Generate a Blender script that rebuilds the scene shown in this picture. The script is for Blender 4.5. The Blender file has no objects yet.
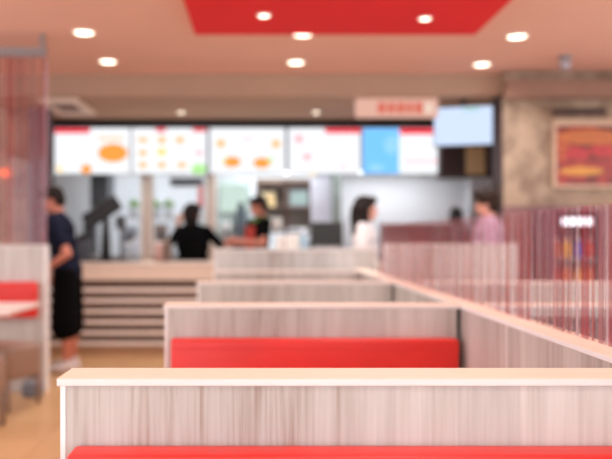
import bpy, bmesh, math, random
from mathutils import Vector, Matrix
random.seed(7)
S = bpy.context.scene
COL = S.collection
PI = math.pi
F, VX, VY, H = 800.0, 262.0, 237.0, 1.25      # focal length in px, vanishing point, eye height

def PX(px, d): return (px - VX) * d / F
def PZ(py, d): return H + (VY - py) * d / F

# ------------------------------------------------------------------ materials
def lin(c):
    return tuple(((v / 255) / 12.92 if v / 255 <= 0.04045 else ((v / 255 + 0.055) / 1.055) ** 2.4) for v in c) + (1,)
MATS = {}
def mat(name, rgb, rough=0.5, var=0.06, scale=8.0, metal=0.0, stretch=(1, 1, 1), bump=0.0, spec=0.5):
    if name in MATS: return MATS[name]
    m = bpy.data.materials.new(name); m.use_nodes = True
    nt = m.node_tree; b = nt.nodes['Principled BSDF']
    b.inputs['Roughness'].default_value = rough; b.inputs['Specular IOR Level'].default_value = spec; b.inputs['Metallic'].default_value = metal
    tc = nt.nodes.new('ShaderNodeTexCoord'); mp = nt.nodes.new('ShaderNodeMapping')
    mp.inputs['Scale'].default_value = stretch
    nz = nt.nodes.new('ShaderNodeTexNoise'); nz.inputs['Scale'].default_value = scale; nz.inputs['Detail'].default_value = 4
    rp = nt.nodes.new('ShaderNodeValToRGB')
    c = lin(rgb)
    rp.color_ramp.elements[0].position = 0.3; rp.color_ramp.elements[1].position = 0.7
    rp.color_ramp.elements[0].color = tuple(max(0, v * (1 - var)) for v in c[:3]) + (1,)
    rp.color_ramp.elements[1].color = tuple(min(1, v * (1 + var)) for v in c[:3]) + (1,)
    L = nt.links.new
    L(tc.outputs['Object'], mp.inputs['Vector']); L(mp.outputs['Vector'], nz.inputs['Vector'])
    L(nz.outputs['Fac'], rp.inputs['Fac']); L(rp.outputs['Color'], b.inputs['Base Color'])
    if bump:
        bp = nt.nodes.new('ShaderNodeBump'); bp.inputs['Strength'].default_value = bump; bp.inputs['Distance'].default_value = 0.002
        L(nz.outputs['Fac'], bp.inputs['Height']); L(bp.outputs['Normal'], b.inputs['Normal'])
    MATS[name] = m
    return m

def emit(name, rgb, strength=1.0):
    if name in MATS: return MATS[name]
    m = bpy.data.materials.new(name); m.use_nodes = True
    nt = m.node_tree; nt.nodes.clear()
    e = nt.nodes.new('ShaderNodeEmission'); o = nt.nodes.new('ShaderNodeOutputMaterial')
    e.inputs['Color'].default_value = lin(rgb); e.inputs['Strength'].default_value = strength
    nt.links.new(e.outputs[0], o.inputs['Surface'])
    MATS[name] = m
    return m

def wood(name, dark, midc, light, sx=26.0, sz=1.1, rough=0.45, axis='z', dist=0.6):
    m = bpy.data.materials.new(name); m.use_nodes = True
    nt = m.node_tree; b = nt.nodes['Principled BSDF']; L = nt.links.new
    b.inputs['Roughness'].default_value = rough
    tc = nt.nodes.new('ShaderNodeTexCoord')
    def nz(sc, s, det, dist):
        mp = nt.nodes.new('ShaderNodeMapping')
        mp.inputs['Scale'].default_value = {'z': (sc, sc, s), 'x': (s, sc, sc), 'y': (sc, s, sc)}[axis]
        n = nt.nodes.new('ShaderNodeTexNoise'); n.inputs['Scale'].default_value = 1.0
        n.inputs['Detail'].default_value = det; n.inputs['Distortion'].default_value = dist
        L(tc.outputs['Object'], mp.inputs['Vector']); L(mp.outputs['Vector'], n.inputs['Vector'])
        return n
    a = nz(sx, sz, 6, dist); f = nz(sx * 6, sz * 3, 3, 0.0); w = nz(sx * 0.22, sz * 0.15, 1, 0.0)
    mx = nt.nodes.new('ShaderNodeMath'); mx.operation = 'MULTIPLY_ADD'; mx.inputs[1].default_value = 0.30
    L(f.outputs['Fac'], mx.inputs[0])
    s1 = nt.nodes.new('ShaderNodeMath'); s1.operation = 'MULTIPLY'; s1.inputs[1].default_value = 0.42
    L(a.outputs['Fac'], s1.inputs[0])
    s2 = nt.nodes.new('ShaderNodeMath'); s2.operation = 'MULTIPLY_ADD'; s2.inputs[1].default_value = 0.28
    L(w.outputs['Fac'], s2.inputs[0]); L(s1.outputs[0], s2.inputs[2]); L(s2.outputs[0], mx.inputs[2])
    rp = nt.nodes.new('ShaderNodeValToRGB'); r = rp.color_ramp
    r.elements[0].position = 0.36; r.elements[0].color = lin(dark)
    r.elements[1].position = 0.62; r.elements[1].color = lin(light)
    e = r.elements.new(0.47); e.color = lin(midc)
    L(mx.outputs[0], rp.inputs['Fac']); sp = nt.nodes.new('ShaderNodeSeparateXYZ'); L(tc.outputs['Object'], sp.inputs[0])
    ad = nt.nodes.new('ShaderNodeMath'); ad.operation = 'ADD'
    oa, ob = {'z': ('X', 'Y'), 'x': ('Y', 'Z'), 'y': ('X', 'Z')}[axis]
    L(sp.outputs[oa], ad.inputs[0]); L(sp.outputs[ob], ad.inputs[1])
    dv = nt.nodes.new('ShaderNodeMath'); dv.operation = 'MULTIPLY'; dv.inputs[1].default_value = 8.3; L(ad.outputs[0], dv.inputs[0])
    fl = nt.nodes.new('ShaderNodeMath'); fl.operation = 'FLOOR'; L(dv.outputs[0], fl.inputs[0])
    wn = nt.nodes.new('ShaderNodeTexWhiteNoise'); wn.noise_dimensions = '1D'; L(fl.outputs[0], wn.inputs['W'])
    mr = nt.nodes.new('ShaderNodeMapRange'); mr.inputs['To Min'].default_value = 0.92; mr.inputs['To Max'].default_value = 1.06; L(wn.outputs['Value'], mr.inputs['Value'])
    mu = nt.nodes.new('ShaderNodeVectorMath'); mu.operation = 'SCALE'; L(rp.outputs['Color'], mu.inputs[0]); L(mr.outputs[0], mu.inputs['Scale'])
    L(mu.outputs[0], b.inputs['Base Color'])
    MATS[name] = m
    return m

WOOD = wood('pale_grey_oak', (162, 143, 129), (191, 185, 178), (208, 204, 198), sx=17.0, sz=1.1, dist=1.0)
PEACH = wood('peach_oak_top', (234, 206, 180), (242, 218, 194), (247, 226, 206), sx=22, sz=1.2, axis='x')
PEACHY = wood('peach_oak_top_long', (234, 206, 180), (242, 218, 194), (247, 226, 206), sx=22, sz=1.2, axis='y')
CREAM = mat('cream_edging', (232, 226, 222), 0.4, 0.02)
WHITE = mat('white_edging', (246, 243, 242), 0.35, 0.02)
RED = mat('red_vinyl', (226, 44, 36), 0.38, 0.06, 5, bump=0.05)
TAN = mat('tan_vinyl', (160, 130, 112), 0.5, 0.07, 6)
DKVINYL = mat('dark_brown_vinyl', (84, 68, 66), 0.5, 0.06, 6)
GREY = mat('grey_metal', (150, 148, 150), 0.35, 0.04, metal=0.6)
STEEL = mat('steel', (190, 190, 190), 0.3, 0.03, metal=0.9)
DKGREY = mat('dark_grey_plastic', (66, 68, 72), 0.5, 0.08)
BLACK = mat('black_plastic', (26, 24, 26), 0.45, 0.1)
DKBROWN = mat('dark_brown_panel', (70, 48, 42), 0.6, 0.1)
MAROON = mat('maroon_panel', (148, 110, 108), 0.6, 0.12)

# ------------------------------------------------------------------ mesh helpers
def box(bm, x0, x1, y0, y1, z0, z1, bev=0.0, seg=2):
    t = bmesh.new()
    bmesh.ops.create_cube(t, size=1)
    for v in t.verts:
        v.co = Vector(((x0 + x1) / 2 + v.co.x * (x1 - x0), (y0 + y1) / 2 + v.co.y * (y1 - y0), (z0 + z1) / 2 + v.co.z * (z1 - z0)))
    if bev > 0:
        bmesh.ops.bevel(t, geom=list(t.edges), offset=bev, segments=seg, affect='EDGES', profile=0.5)
    merge(bm, t)
def merge(bm, t, M=None):
    me = bpy.data.meshes.new('tmp'); t.to_mesh(me); t.free()
    if M is not None: me.transform(M)
    bm.from_mesh(me); bpy.data.meshes.remove(me)
def sph(bm, c, r, M=None, u=16, v=10):
    t = bmesh.new(); bmesh.ops.create_uvsphere(t, u_segments=u, v_segments=v, radius=1)
    if isinstance(r, (int, float)): r = (r, r, r)
    X = Matrix.Translation(Vector(c)) @ Matrix.Diagonal((r[0], r[1], r[2], 1))
    merge(bm, t, (M @ X) if M is not None else X)
def cone(bm, p, q, r1, r2, M=None, seg=16):
    p = Vector(p); q = Vector(q); d = q - p
    if d.length < 1e-6: return
    t = bmesh.new(); bmesh.ops.create_cone(t, cap_ends=True, segments=seg, radius1=r1, radius2=r2, depth=d.length)
    X = Matrix.Translation((p + q) / 2) @ d.to_track_quat('Z', 'Y').to_matrix().to_4x4()
    merge(bm, t, (M @ X) if M is not None else X)
def rcone(bm, p, q, r1, r2, M=None):
    cone(bm, p, q, r1, r2, M); sph(bm, p, r1, M, 12, 8); sph(bm, q, r2, M, 12, 8)
def lathe(bm, prof, c=(0, 0, 0), seg=20):
    rings = []
    for r, z in prof:
        rings.append([bm.verts.new((c[0] + r * math.cos(2 * PI * k / seg), c[1] + r * math.sin(2 * PI * k / seg), c[2] + z)) for k in range(seg)])
    for a, b in zip(rings, rings[1:]):
        for k in range(seg):
            bm.faces.new((a[k], a[(k + 1) % seg], b[(k + 1) % seg], b[k]))
    bm.faces.new(list(reversed(rings[0]))); bm.faces.new(rings[-1])

def obj(name, bm, m, parent=None, smooth=False, local=False, label=None):
    me = bpy.data.meshes.new(name)
    bm.normal_update(); bm.to_mesh(me); bm.free()
    for mm in (m if isinstance(m, (list, tuple)) else [m]): me.materials.append(mm)
    if smooth: me.polygons.foreach_set('use_smooth', [True] * len(me.polygons))
    o = bpy.data.objects.new(name, me); COL.objects.link(o)
    if parent is not None:
        if not local:
            p = parent
            while p is not None:
                me.transform(Matrix.Translation(-p.location)); p = p.parent
        o.parent = parent
    if label: o['label'] = label
    return o
def tag(o, label, cat, group=None, kind=None):
    o['label'] = label; o['category'] = cat
    if group: o['group'] = group
    if kind: o['kind'] = kind
    return o
def thing(name, label, cat, loc=(0, 0, 0), rz=0.0, group=None):
    o = bpy.data.objects.new(name, None); COL.objects.link(o)
    o.empty_display_size = 0.1; o.location = loc; o.rotation_euler = (0, 0, rz)
    return tag(o, label, cat, group)
def struct(name, bm, m):
    o = obj(name, bm, m); o['kind'] = 'structure'; return o
def dup(root, loc, label, rz=None):
    r = root.copy(); COL.objects.link(r); r.location = loc
    if rz is not None: r.rotation_euler = (0, 0, rz)
    if label: r['label'] = label
    for ch in list(root.children):
        c = ch.copy(); COL.objects.link(c); c.parent = r
        for g in list(ch.children):
            d = g.copy(); COL.objects.link(d); d.parent = c
    return r
def B(*args, **k):
    bm = bmesh.new(); box(bm, *args, **k); return bm

# ------------------------------------------------------------------ room shell
CEIL, SOF = 2.90, 2.68
def tile_floor():
    m = bpy.data.materials.new('terracotta_tile'); m.use_nodes = True
    nt = m.node_tree; b = nt.nodes['Principled BSDF']; L = nt.links.new
    tc = nt.nodes.new('ShaderNodeTexCoord'); br = nt.nodes.new('ShaderNodeTexBrick')
    br.offset = 0; br.inputs['Scale'].default_value = 1; br.inputs['Brick Width'].default_value = 0.45; br.inputs['Row Height'].default_value = 0.45
    br.inputs['Mortar Size'].default_value = 0.004
    br.inputs['Color1'].default_value = lin((208, 164, 116)); br.inputs['Color2'].default_value = lin((200, 155, 106)); br.inputs['Mortar'].default_value = lin((176, 128, 88))
    L(tc.outputs['Object'], br.inputs['Vector']); L(br.outputs['Color'], b.inputs['Base Color'])
    b.inputs['Roughness'].default_value = 0.32
    return m
struct('floor', B(-4.6, 4.6, -3.5, 12.3, -0.1, 0), tile_floor())
CEILM = mat('salmon_ceiling', (230, 178, 158), 0.8, 0.02, 2)
SOFM = mat('beige_soffit', (180, 148, 126), 0.8, 0.03, 2)
struct('ceiling', B(-4.6, 4.6, -3.5, 8.1, CEIL, CEIL + 0.1), CEILM)
struct('ceiling_soffit', B(-4.6, 4.6, 8.1, 12.3, SOF, CEIL + 0.1), SOFM)
SIDEW = mat('plain_side_wall', (206, 186, 172), 0.8, 0.03, 2)
def side_wall(nm, xa, xb):          # solid towards the kitchen, unseen openings added along the seating to let daylight in
    bm = bmesh.new()
    box(bm, xa, xb, 7.0, 12.3, 0, CEIL); box(bm, xa, xb, -3.5, 7.0, 0, 0.55); box(bm, xa, xb, -3.5, 7.0, 2.75, CEIL)
    for y in (-3.5, -1.4, 0.7, 2.8, 4.9): box(bm, xa, xb, y, y + 0.12, 0.55, 2.75)
    struct(nm, bm, SIDEW)
side_wall('wall_left', -4.7, -4.6); side_wall('wall_right', 4.6, 4.7)
def stone():
    m = bpy.data.materials.new('beige_stone'); m.use_nodes = True
    nt = m.node_tree; b = nt.nodes['Principled BSDF']; L = nt.links.new
    tc = nt.nodes.new('ShaderNodeTexCoord'); vo = nt.nodes.new('ShaderNodeTexVoronoi'); vo.inputs['Scale'].default_value = 7
    nz = nt.nodes.new('ShaderNodeTexNoise'); nz.inputs['Scale'].default_value = 4
    mx = nt.nodes.new('ShaderNodeMath'); mx.operation = 'MULTIPLY_ADD'; mx.inputs[1].default_value = 0.35
    rp = nt.nodes.new('ShaderNodeValToRGB')
    rp.color_ramp.elements[0].position = 0.35; rp.color_ramp.elements[0].color = lin((128, 104, 86))
    rp.color_ramp.elements[1].position = 0.8; rp.color_ramp.elements[1].color = lin((184, 158, 134))
    L(tc.outputs['Object'], vo.inputs['Vector']); L(tc.outputs['Object'], nz.inputs['Vector'])
    sp = nt.nodes.new('ShaderNodeSeparateColor'); L(vo.outputs['Color'], sp.inputs[0])
    L(sp.outputs[0], mx.inputs[0]); L(nz.outputs['Fac'], mx.inputs[2]); L(mx.outputs[0], rp.inputs['Fac'])
    L(rp.outputs['Color'], b.inputs['Base Color']); b.inputs['Roughness'].default_value = 0.85
    return m
STONE = stone()
KW = mat('kitchen_white_wall', (226, 230, 232), 0.5, 0.03, 3)
struct('wall_kitchen', B(-4.6, 4.6, 12.2, 12.3, 0, SOF), KW)
struct('wall_stone_right', B(2.41, 4.6, 8.0, 8.35, 1.56, CEIL), STONE)
struct('wall_stone_right_lower', B(2.41, 4.6, 8.0, 8.35, 0, 1.56), MAROON)
struct('trim_1', B(2.395, 2.41, 8.0, 8.36, 0, SOF), DKBROWN)
struct('wall_stone_left', B(-4.6, -2.58, 8.9, 9.1, 0, SOF), STONE)
struct('wall_pilaster_left', B(-2.58, -2.39, 8.82, 9.1, 0, SOF), mat('mauve_pilaster', (112, 92, 104), 0.7, 0.08))
WP = mat('white_panel_wall', (240, 242, 245), 0.5, 0.01, 3)
struct('wall_white_panel', B(PX(341, 10.4), 2.75, 10.4, 10.52, 0, SOF - 0.005), WP)
struct('trim_2', B(PX(332.5, 9.98), PX(341, 9.98), 9.96, 10.12, 0, SOF - 0.005), mat('grey_green_post', (132, 142, 136), 0.5, 0.05))
struct('wall_white_pier', B(PX(312, 10.1), PX(332.5, 10.1), 10.1, 10.3, 0, SOF - 0.005), mat('lilac_white', (222, 224, 236), 0.5, 0.02))
# dark header the menu screens hang from, and its left cheek
struct('trim_3', B(PX(44, 9.8), PX(502, 9.8), 9.78, 9.92, 2.06, SOF - 0.004), mat('black_header', (34, 26, 26), 0.6, 0.1))
struct('trim_4', B(PX(44, 9.7), PX(52, 9.7), 9.60, 9.775, 1.60, SOF - 0.004), MATS['black_header'])
struct('trim_5', B(2.41, 4.6, 7.86, 7.995, 2.62, 2.80), mat('brown_beam', (150, 112, 94), 0.7, 0.06))

# red feature panel under the ceiling
struct('ceiling_panel', B(PX(195, 6.4), PX(475, 6.4), 3.6, 6.4, CEIL - 0.035, CEIL - 0.001, bev=0.004), mat('red_ceiling_panel', (226, 20, 26), 0.85, 0.03, 2))

# ------------------------------------------------------------------ downlights
LAMP = emit('warm_lamp', (255, 238, 214), 5.0)
TRIM = mat('white_trim', (240, 232, 224), 0.4, 0.02)
def downlight_proto(r=0.085, label='', watt=56):
    t = thing('downlight', label, 'ceiling light', (0, 0, 0), group='round downlights in the ceiling')
    bm = bmesh.new(); n = 28
    prof = [(r, -0.002), (r * 1.02, -0.012), (r * 1.22, -0.010), (r * 1.25, 0.0)]
    rings = [[bm.verts.new((a * math.cos(2 * PI * k / n), a * math.sin(2 * PI * k / n), z)) for k in range(n)] for a, z in prof]
    for a, b in zip(rings, rings[1:]):
        for k in range(n): bm.faces.new((a[k], a[(k + 1) % n], b[(k + 1) % n], b[k]))
    obj('trim_ring', bm, TRIM, t, True, True)
    bm = bmesh.new(); lathe(bm, [(r * 0.99, -0.003), (r * 0.8, -0.008), (0.01, -0.009)], seg=28)
    obj('lens', bm, LAMP, t, False, True)
    ld = bpy.data.lights.new('downlight_beam', 'SPOT'); ld.energy = watt; ld.color = (0.97, 0.98, 1.0)
    ld.spot_size = 2.5; ld.spot_blend = 0.8; ld.shadow_soft_size = 0.08
    lo = bpy.data.objects.new('beam', ld); COL.objects.link(lo); lo.location = (0, 0, -0.03); lo.parent = t
    return t
def atc(px, py, z): d = (z - H) * F / (VY - py); return (PX(px, d), d, z)
P0 = downlight_proto(0.076, 'round white downlight in pink ceiling, leftmost of the row closest to viewer')
P0.location = atc(84, 32, CEIL)
for px, py, z, lab in [
    (303, 34, CEIL, 'round white downlight in pink ceiling just beyond edge of red panel'),
    (517, 36, CEIL, 'round white downlight in pink ceiling to the right of red panel'),
    (108, 61, CEIL, 'round white downlight in pink ceiling, left end of the row near the soffit'),
    (296, 62, CEIL, 'round white downlight in pink ceiling, middle of the row near the soffit'),
    (482, 64, CEIL, 'round white downlight in pink ceiling, right end of the row near the soffit')]:
    dup(P0, atc(px, py, z), lab)
P1 = downlight_proto(0.042, 'small round spotlight in left half of red ceiling panel', 20)
P1['group'] = 'small spotlights'
P1.location = atc(264, 15, CEIL - 0.035)
dup(P1, atc(425, 18, CEIL - 0.035), 'small round spotlight in right half of red ceiling panel')
dup(P1, atc(181, 112, SOF), 'small dim spotlight in soffit above the first and second menu screens')
dup(P1, atc(316, 112, SOF), 'small dim spotlight in soffit above the fourth menu screen, beside the pill sign')
for x, y in [(-1.5, 4.2), (0.6, 3.0), (-1.5, 1.4), (2.4, 4.2), (2.4, 1.4), (0.6, 0.6)]:  # extra fixtures out of view, added to light the booths
    z = CEIL
    dup(P0, (x, y if y != 3.0 else 3.2, z), 'added downlight out of view in pink ceiling, lighting the booths')

# ceiling cassette, camera dome, small yellow lamp
t = thing('ceiling_vent', 'cream framed rectangular vent in the soffit above the left counter end', 'vent', (-2.1, 8.7, SOF))
bm = bmesh.new()
for a in ((-2.31, -2.24, 8.25, 9.15), (-1.97, -1.90, 8.25, 9.15), (-2.24, -1.97, 8.25, 8.33), (-2.24, -1.97, 9.03, 9.15)):
    box(bm, *a, SOF - 0.04, SOF - 0.001)
obj('frame', bm, mat('cream_frame', (238, 214, 196), 0.5, 0.02), t)
bm = bmesh.new()
for k in range(8): box(bm, -2.24, -1.97, 8.35 + k * 0.085, 8.40 + k * 0.085, SOF - 0.02, SOF - 0.001)
obj('grille', bm, mat('brown_grille', (140, 108, 96), 0.6, 0.05), t)
c = atc(565, 64, 2.80); d0 = c[1]
t = thing('security_camera', 'small grey dome camera hanging from ceiling at right', 'camera', (PX(565, 7.3), 7.3, CEIL))
bm = bmesh.new(); lathe(bm, [(0.05, -0.03), (0.06, -0.01), (0.06, -0.001)], (PX(565, 7.3), 7.3, CEIL)); obj('mount', bm, GREY, t, True)
bm = bmesh.new(); sph(bm, (PX(565, 7.3), 7.3, CEIL - 0.075), (0.055, 0.055, 0.055)); obj('dome', bm, mat('dome_grey', (176, 168, 176), 0.2, 0.02), t, True)

# ------------------------------------------------------------------ booth partitions
def partition(label, x0, x1, y0, top, th=0.13, grp=None, name='booth_partition', ends=True, edge=CREAM, oh=0.006):
    t = thing(name, label, 'partition', ((x0 + x1) / 2, y0 + th / 2, 0), group=grp)
    obj('panel', B(x0 + 0.012, x1 - 0.012, y0 + oh, y0 + th - oh, 0.0, top - 0.0142, bev=0.001, seg=1), WOOD, t)
    obj('end_trim', B(x0 + 0.002, x0 + 0.0118, y0 + oh - 0.001, y0 + th - oh + 0.001, 0.0, top - 0.0142), WHITE, t, label='white end trim')
    if ends: obj('end_trim', B(x1 - 0.0118, x1 - 0.002, y0 + oh - 0.001, y0 + th - oh + 0.001, 0.0, top - 0.0142), WHITE, t, label='white end trim')
    bm = B(x0 - 0.004, x1 + 0.0, y0 + 0.001, y0 + th, top - 0.0008, top)
    obj('top_veneer', bm, PEACH, t, label='peach oak top face')
    obj('top_edging', B(x0 - 0.004, x1 + 0.0, y0, y0 + th, top - 0.014, top - 0.0009, bev=0.0015), edge, t, label='cream edging band')
    return t
LOWT = 0.975
DS = [1.55, 3.22, 4.85, 6.50]
labs = ['grey oak booth partition with peach top, sharp in focus across the bottom',
        'grey oak booth partition second from the viewer, behind the sharp one',
        'grey oak booth partition third from the viewer, little but its top showing',
        'low grey oak booth partition fourth from the viewer, before the tall one']
for d, lab in zip(DS, labs):
    partition(lab, -0.394, 0.797, d, LOWT, grp='low booth partitions', ends=False)
partition('tall wood booth partition closing the row in front of the counter', PX(214, 7.0), PX(378, 7.0), 7.0, PZ(249, 7.0), grp='tall partitions')
partition('tall pinkish wood partition seen through the striped glass, beside man in checked shirt', PX(385, 7.0), PX(518, 7.0), 7.0, PZ(244, 7.0), grp='tall partitions')
partition('pale wood partition behind red seat back and brown stool at left', -4.0, PX(45.5, 6.45), 6.45, PZ(245, 6.45), grp='tall partitions')
# right-hand neighbours across the aisle panel
partition('low partition beyond the striped glass with dark seat back', 0.905, 2.3, 3.22, LOWT, grp='partitions of the next row')
partition('low partition beyond the striped glass, farther back than the dark seat', 0.905, 2.3, 4.85, LOWT, grp='partitions of the next row')

# long side panel
t = thing('side_partition', 'long pale wood side partition running away along the right of the booths', 'partition', (0.85, 3.9, 0))
obj('panel', B(0.804, 0.896, 1.0, 6.97, 0, LOWT - 0.0142), WOOD, t)
obj('top_edging', B(0.798, 0.902, 1.0, 6.98, LOWT - 0.014, LOWT - 0.0009, bev=0.0015), WHITE, t, label='white edging band')
obj('top_veneer', B(0.7985, 0.9015, 1.0, 6.98, LOWT - 0.0008, LOWT), PEACHY, t, label='peach oak top face')
for y in (2.62, 4.2, 5.7): obj('joint_strip', B(0.8025, 0.8045, y, y + 0.012, 0.0, LOWT - 0.0145), CREAM, t)

# striped glass
def striped(name, axis, lo, hi, a_lo, a_hi, tint, period=0.012):
    m = bpy.data.materials.new(name); m.use_nodes = True
    nt = m.node_tree; nt.nodes.clear(); L = nt.links.new; N = nt.nodes.new
    out = N('ShaderNodeOutputMaterial'); tr = N('ShaderNodeBsdfTransparent'); df = N('ShaderNodeBsdfDiffuse'); mix = N('ShaderNodeMixShader')
    tl = N('ShaderNodeBsdfTranslucent'); ad = N('ShaderNodeMixShader'); ad.inputs[0].default_value = 0.5
    tc = N('ShaderNodeTexCoord'); sp = N('ShaderNodeSeparateXYZ'); L(tc.outputs['Object'], sp.inputs[0])
    dv = N('ShaderNodeMath'); dv.operation = 'DIVIDE'; dv.inputs[1].default_value = period; L(sp.outputs[axis], dv.inputs[0])
    fl = N('ShaderNodeMath'); fl.operation = 'FLOOR'; L(dv.outputs[0], fl.inputs[0])
    wn = N('ShaderNodeTexWhiteNoise'); wn.noise_dimensions = '1D'; L(fl.outputs[0], wn.inputs['W'])
    rp = N('ShaderNodeValToRGB'); r = rp.color_ramp; r.interpolation = 'CONSTANT'
    cs = [(0.0, (186, 60, 72)), (0.30, (200, 146, 144)), (0.50, (166, 98, 106)), (0.70, (186, 126, 128)), (0.88, (220, 200, 206))]
    r.elements[0].position = 0; r.elements[0].color = lin(cs[0][1]); r.elements[1].position = cs[1][0]; r.elements[1].color = lin(cs[1][1])
    for p, c in cs[2:]:
        e = r.elements.new(p); e.color = lin(c)
    L(wn.outputs['Value'], rp.inputs['Fac'])
    w2 = N('ShaderNodeTexWhiteNoise'); w2.noise_dimensions = '1D'
    of = N('ShaderNodeMath'); of.operation = 'ADD'; of.inputs[1].default_value = 311.7; L(fl.outputs[0], of.inputs[0]); L(of.outputs[0], w2.inputs['W'])
    on = N('ShaderNodeMath'); on.operation = 'GREATER_THAN'; on.inputs[1].default_value = 0.55; L(w2.outputs['Value'], on.inputs[0])
    mr = N('ShaderNodeMapRange'); mr.inputs['From Min'].default_value = lo; mr.inputs['From Max'].default_value = hi
    mr.inputs['To Min'].default_value = a_lo; mr.inputs['To Max'].default_value = a_hi; L(sp.outputs['Z'], mr.inputs['Value'])
    al = N('ShaderNodeMath'); al.operation = 'MULTIPLY'; L(on.outputs[0], al.inputs[0]); L(mr.outputs[0], al.inputs[1])
    a2 = N('ShaderNodeMath'); a2.operation = 'MAXIMUM'; a2.inputs[1].default_value = tint; L(al.outputs[0], a2.inputs[0])
    L(rp.outputs['Color'], df.inputs['Color']); L(rp.outputs['Color'], tl.inputs['Color'])
    L(df.outputs[0], ad.inputs[1]); L(tl.outputs[0], ad.inputs[2])
    L(a2.outputs[0], mix.inputs[0]); L(tr.outputs[0], mix.inputs[1]); L(ad.outputs[0], mix.inputs[2])
    gl = N('ShaderNodeBsdfGlossy'); gl.inputs['Roughness'].default_value = 0.03
    m2 = N('ShaderNodeMixShader'); m2.inputs[0].default_value = 0.03
    L(mix.outputs[0], m2.inputs[1]); L(gl.outputs[0], m2.inputs[2]); L(m2.outputs[0], out.inputs['Surface'])
    return m
t = thing('glass_screen', 'clear glass screen printed with red vertical stripes on the side partition', 'glass screen', (0.875, 3.9, LOWT))
obj('pane', B(0.874, 0.876, 1.05, 5.95, LOWT, 1.335), striped('red_striped_glass', 1, 0.0, 0.36, 0.50, 0.22, 0.10, 0.0085), t)
t = thing('glass_screen', 'tall red striped glass screen with grey top rail above left partition', 'glass screen', (-2.6, 6.515, PZ(245, 6.45)))
zb = PZ(245, 6.45)
obj('pane', B(-4.0, PX(45, 6.5), 6.51, 6.518, zb + 0.004, 2.72), striped('mauve_striped_glass', 0, 0.0, 1.5, 0.34, 0.34, 0.12, 0.02), t)
obj('top_rail', B(-4.0, PX(46, 6.5), 6.49, 6.54, 2.72, 2.79, bev=0.004), GREY, t)
obj('ceiling_bracket', B(PX(40, 6.5), PX(44, 6.5), 6.50, 6.53, 2.79, CEIL - 0.001), GREY, t)
obj('pane_edge', B(PX(45, 6.5), PX(46, 6.5), 6.505, 6.523, zb + 0.004, 2.72), mat('mauve_edge', (150, 112, 120), 0.4, 0.03), t)

# ------------------------------------------------------------------ benches
def bench(label, x0, x1, yb, mback, mseat, top=0.846, grp='bench seats'):
    t = thing('bench_seat', label, 'bench', ((x0 + x1) / 2, yb - 0.25, 0), group=grp)
    bm = bmesh.new(); box(bm, x0, x1, yb - 0.075, yb - 0.001, 0.47, top, bev=0.008, seg=4)
    b = obj('backrest', bm, mback, t, True)
    bm = bmesh.new(); box(bm, x0 + 0.02, x1 - 0.02, yb - 0.079, yb - 0.0755, top - 0.037, top - 0.034, bev=0.001); obj('piping', bm, mback, b)
    bm = bmesh.new(); box(bm, x0, x1, yb - 0.50, yb - 0.001, 0.36, 0.47, bev=0.03, seg=4); obj('seat', bm, mseat, t, True)
    obj('plinth', B(x0 + 0.02, x1 - 0.02, yb - 0.44, yb - 0.001, 0.0, 0.36), WOOD, t)
    return t
bench('red vinyl bench back at the bottom edge, on the sharp partition', -0.363, 0.777, DS[0] + 0.005, RED, RED)
bench('red vinyl bench back on the second booth partition from the viewer', -0.36, 0.777, DS[1] + 0.005, RED, RED)
bench('dark brown bench back beyond the striped glass', 0.92, 2.28, DS[1] + 0.005, DKVINYL, DKVINYL, top=0.93)

# left booth: wall-hung red back pad, stools, table
t = thing('back_pad', 'red vinyl back pad on the pale partition at left', 'back pad', (-2.4, 6.42, 0.6))
bm = bmesh.new(); box(bm, -3.2, PX(37, 6.4), 6.375, 6.455, PZ(318, 6.4), PZ(282, 6.4), bev=0.025, seg=5); pad = obj('cushion', bm, RED, t, True)
bm = bmesh.new(); box(bm, -2.62, -2.61, 6.372, 6.376, 0.63, 0.86, bev=0.001); obj('seam', bm, RED, pad)
def stool(label, x, y, rz):
    t = thing('stool', label, 'stool', (x, y, 0), rz, 'brown stools at the left table')
    bm = bmesh.new(); box(bm, -0.195, 0.195, -0.195, 0.195, 0.215, 0.465, bev=0.045, seg=5); s = obj('seat', bm, TAN, t, True, True)
    bm = bmesh.new(); box(bm, -0.1975, 0.1975, -0.1975, 0.1975, 0.395, 0.402, bev=0.003); obj('piping', bm, TAN, s, False, True)
    for a in (-1, 1):
        for b in (-1, 1):
            bm = bmesh.new(); cone(bm, (a * 0.17, b * 0.17, 0.0), (a * 0.17, b * 0.17, 0.23), 0.014, 0.019); obj('leg', bm, mat('wood_leg', (150, 122, 106), 0.5, 0.06), t, True, True)
    return t
s = stool('brown upholstered stool under the left table corner, before pale partition', -1.906, 5.93, math.radians(-22))
s2 = dup(s, (-1.875, 5.13, 0), 'brown stool cut off by the left edge, in front of the other stool', 0.1)
t = thing('dining_table', 'pale topped table jutting in from the left edge before red back pad', 'table', (-2.58, 5.62, 0))
bm = bmesh.new(); box(bm, -3.0, PX(25, 5.55), 5.2, 5.95, 0.735, 0.765, bev=0.008, seg=2); obj('tabletop', bm, mat('pale_table', (232, 214, 204), 0.35, 0.02), t)
bm = bmesh.new(); lathe(bm, [(0.035, 0.02), (0.035, 0.735)], (-2.58, 5.62, 0)); obj('column', bm, STEEL, t, True)
bm = bmesh.new(); lathe(bm, [(0.22, 0), (0.22, 0.012), (0.04, 0.03)], (-2.58, 5.62, 0), 28); obj('base', bm, STEEL, t, True)
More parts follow.
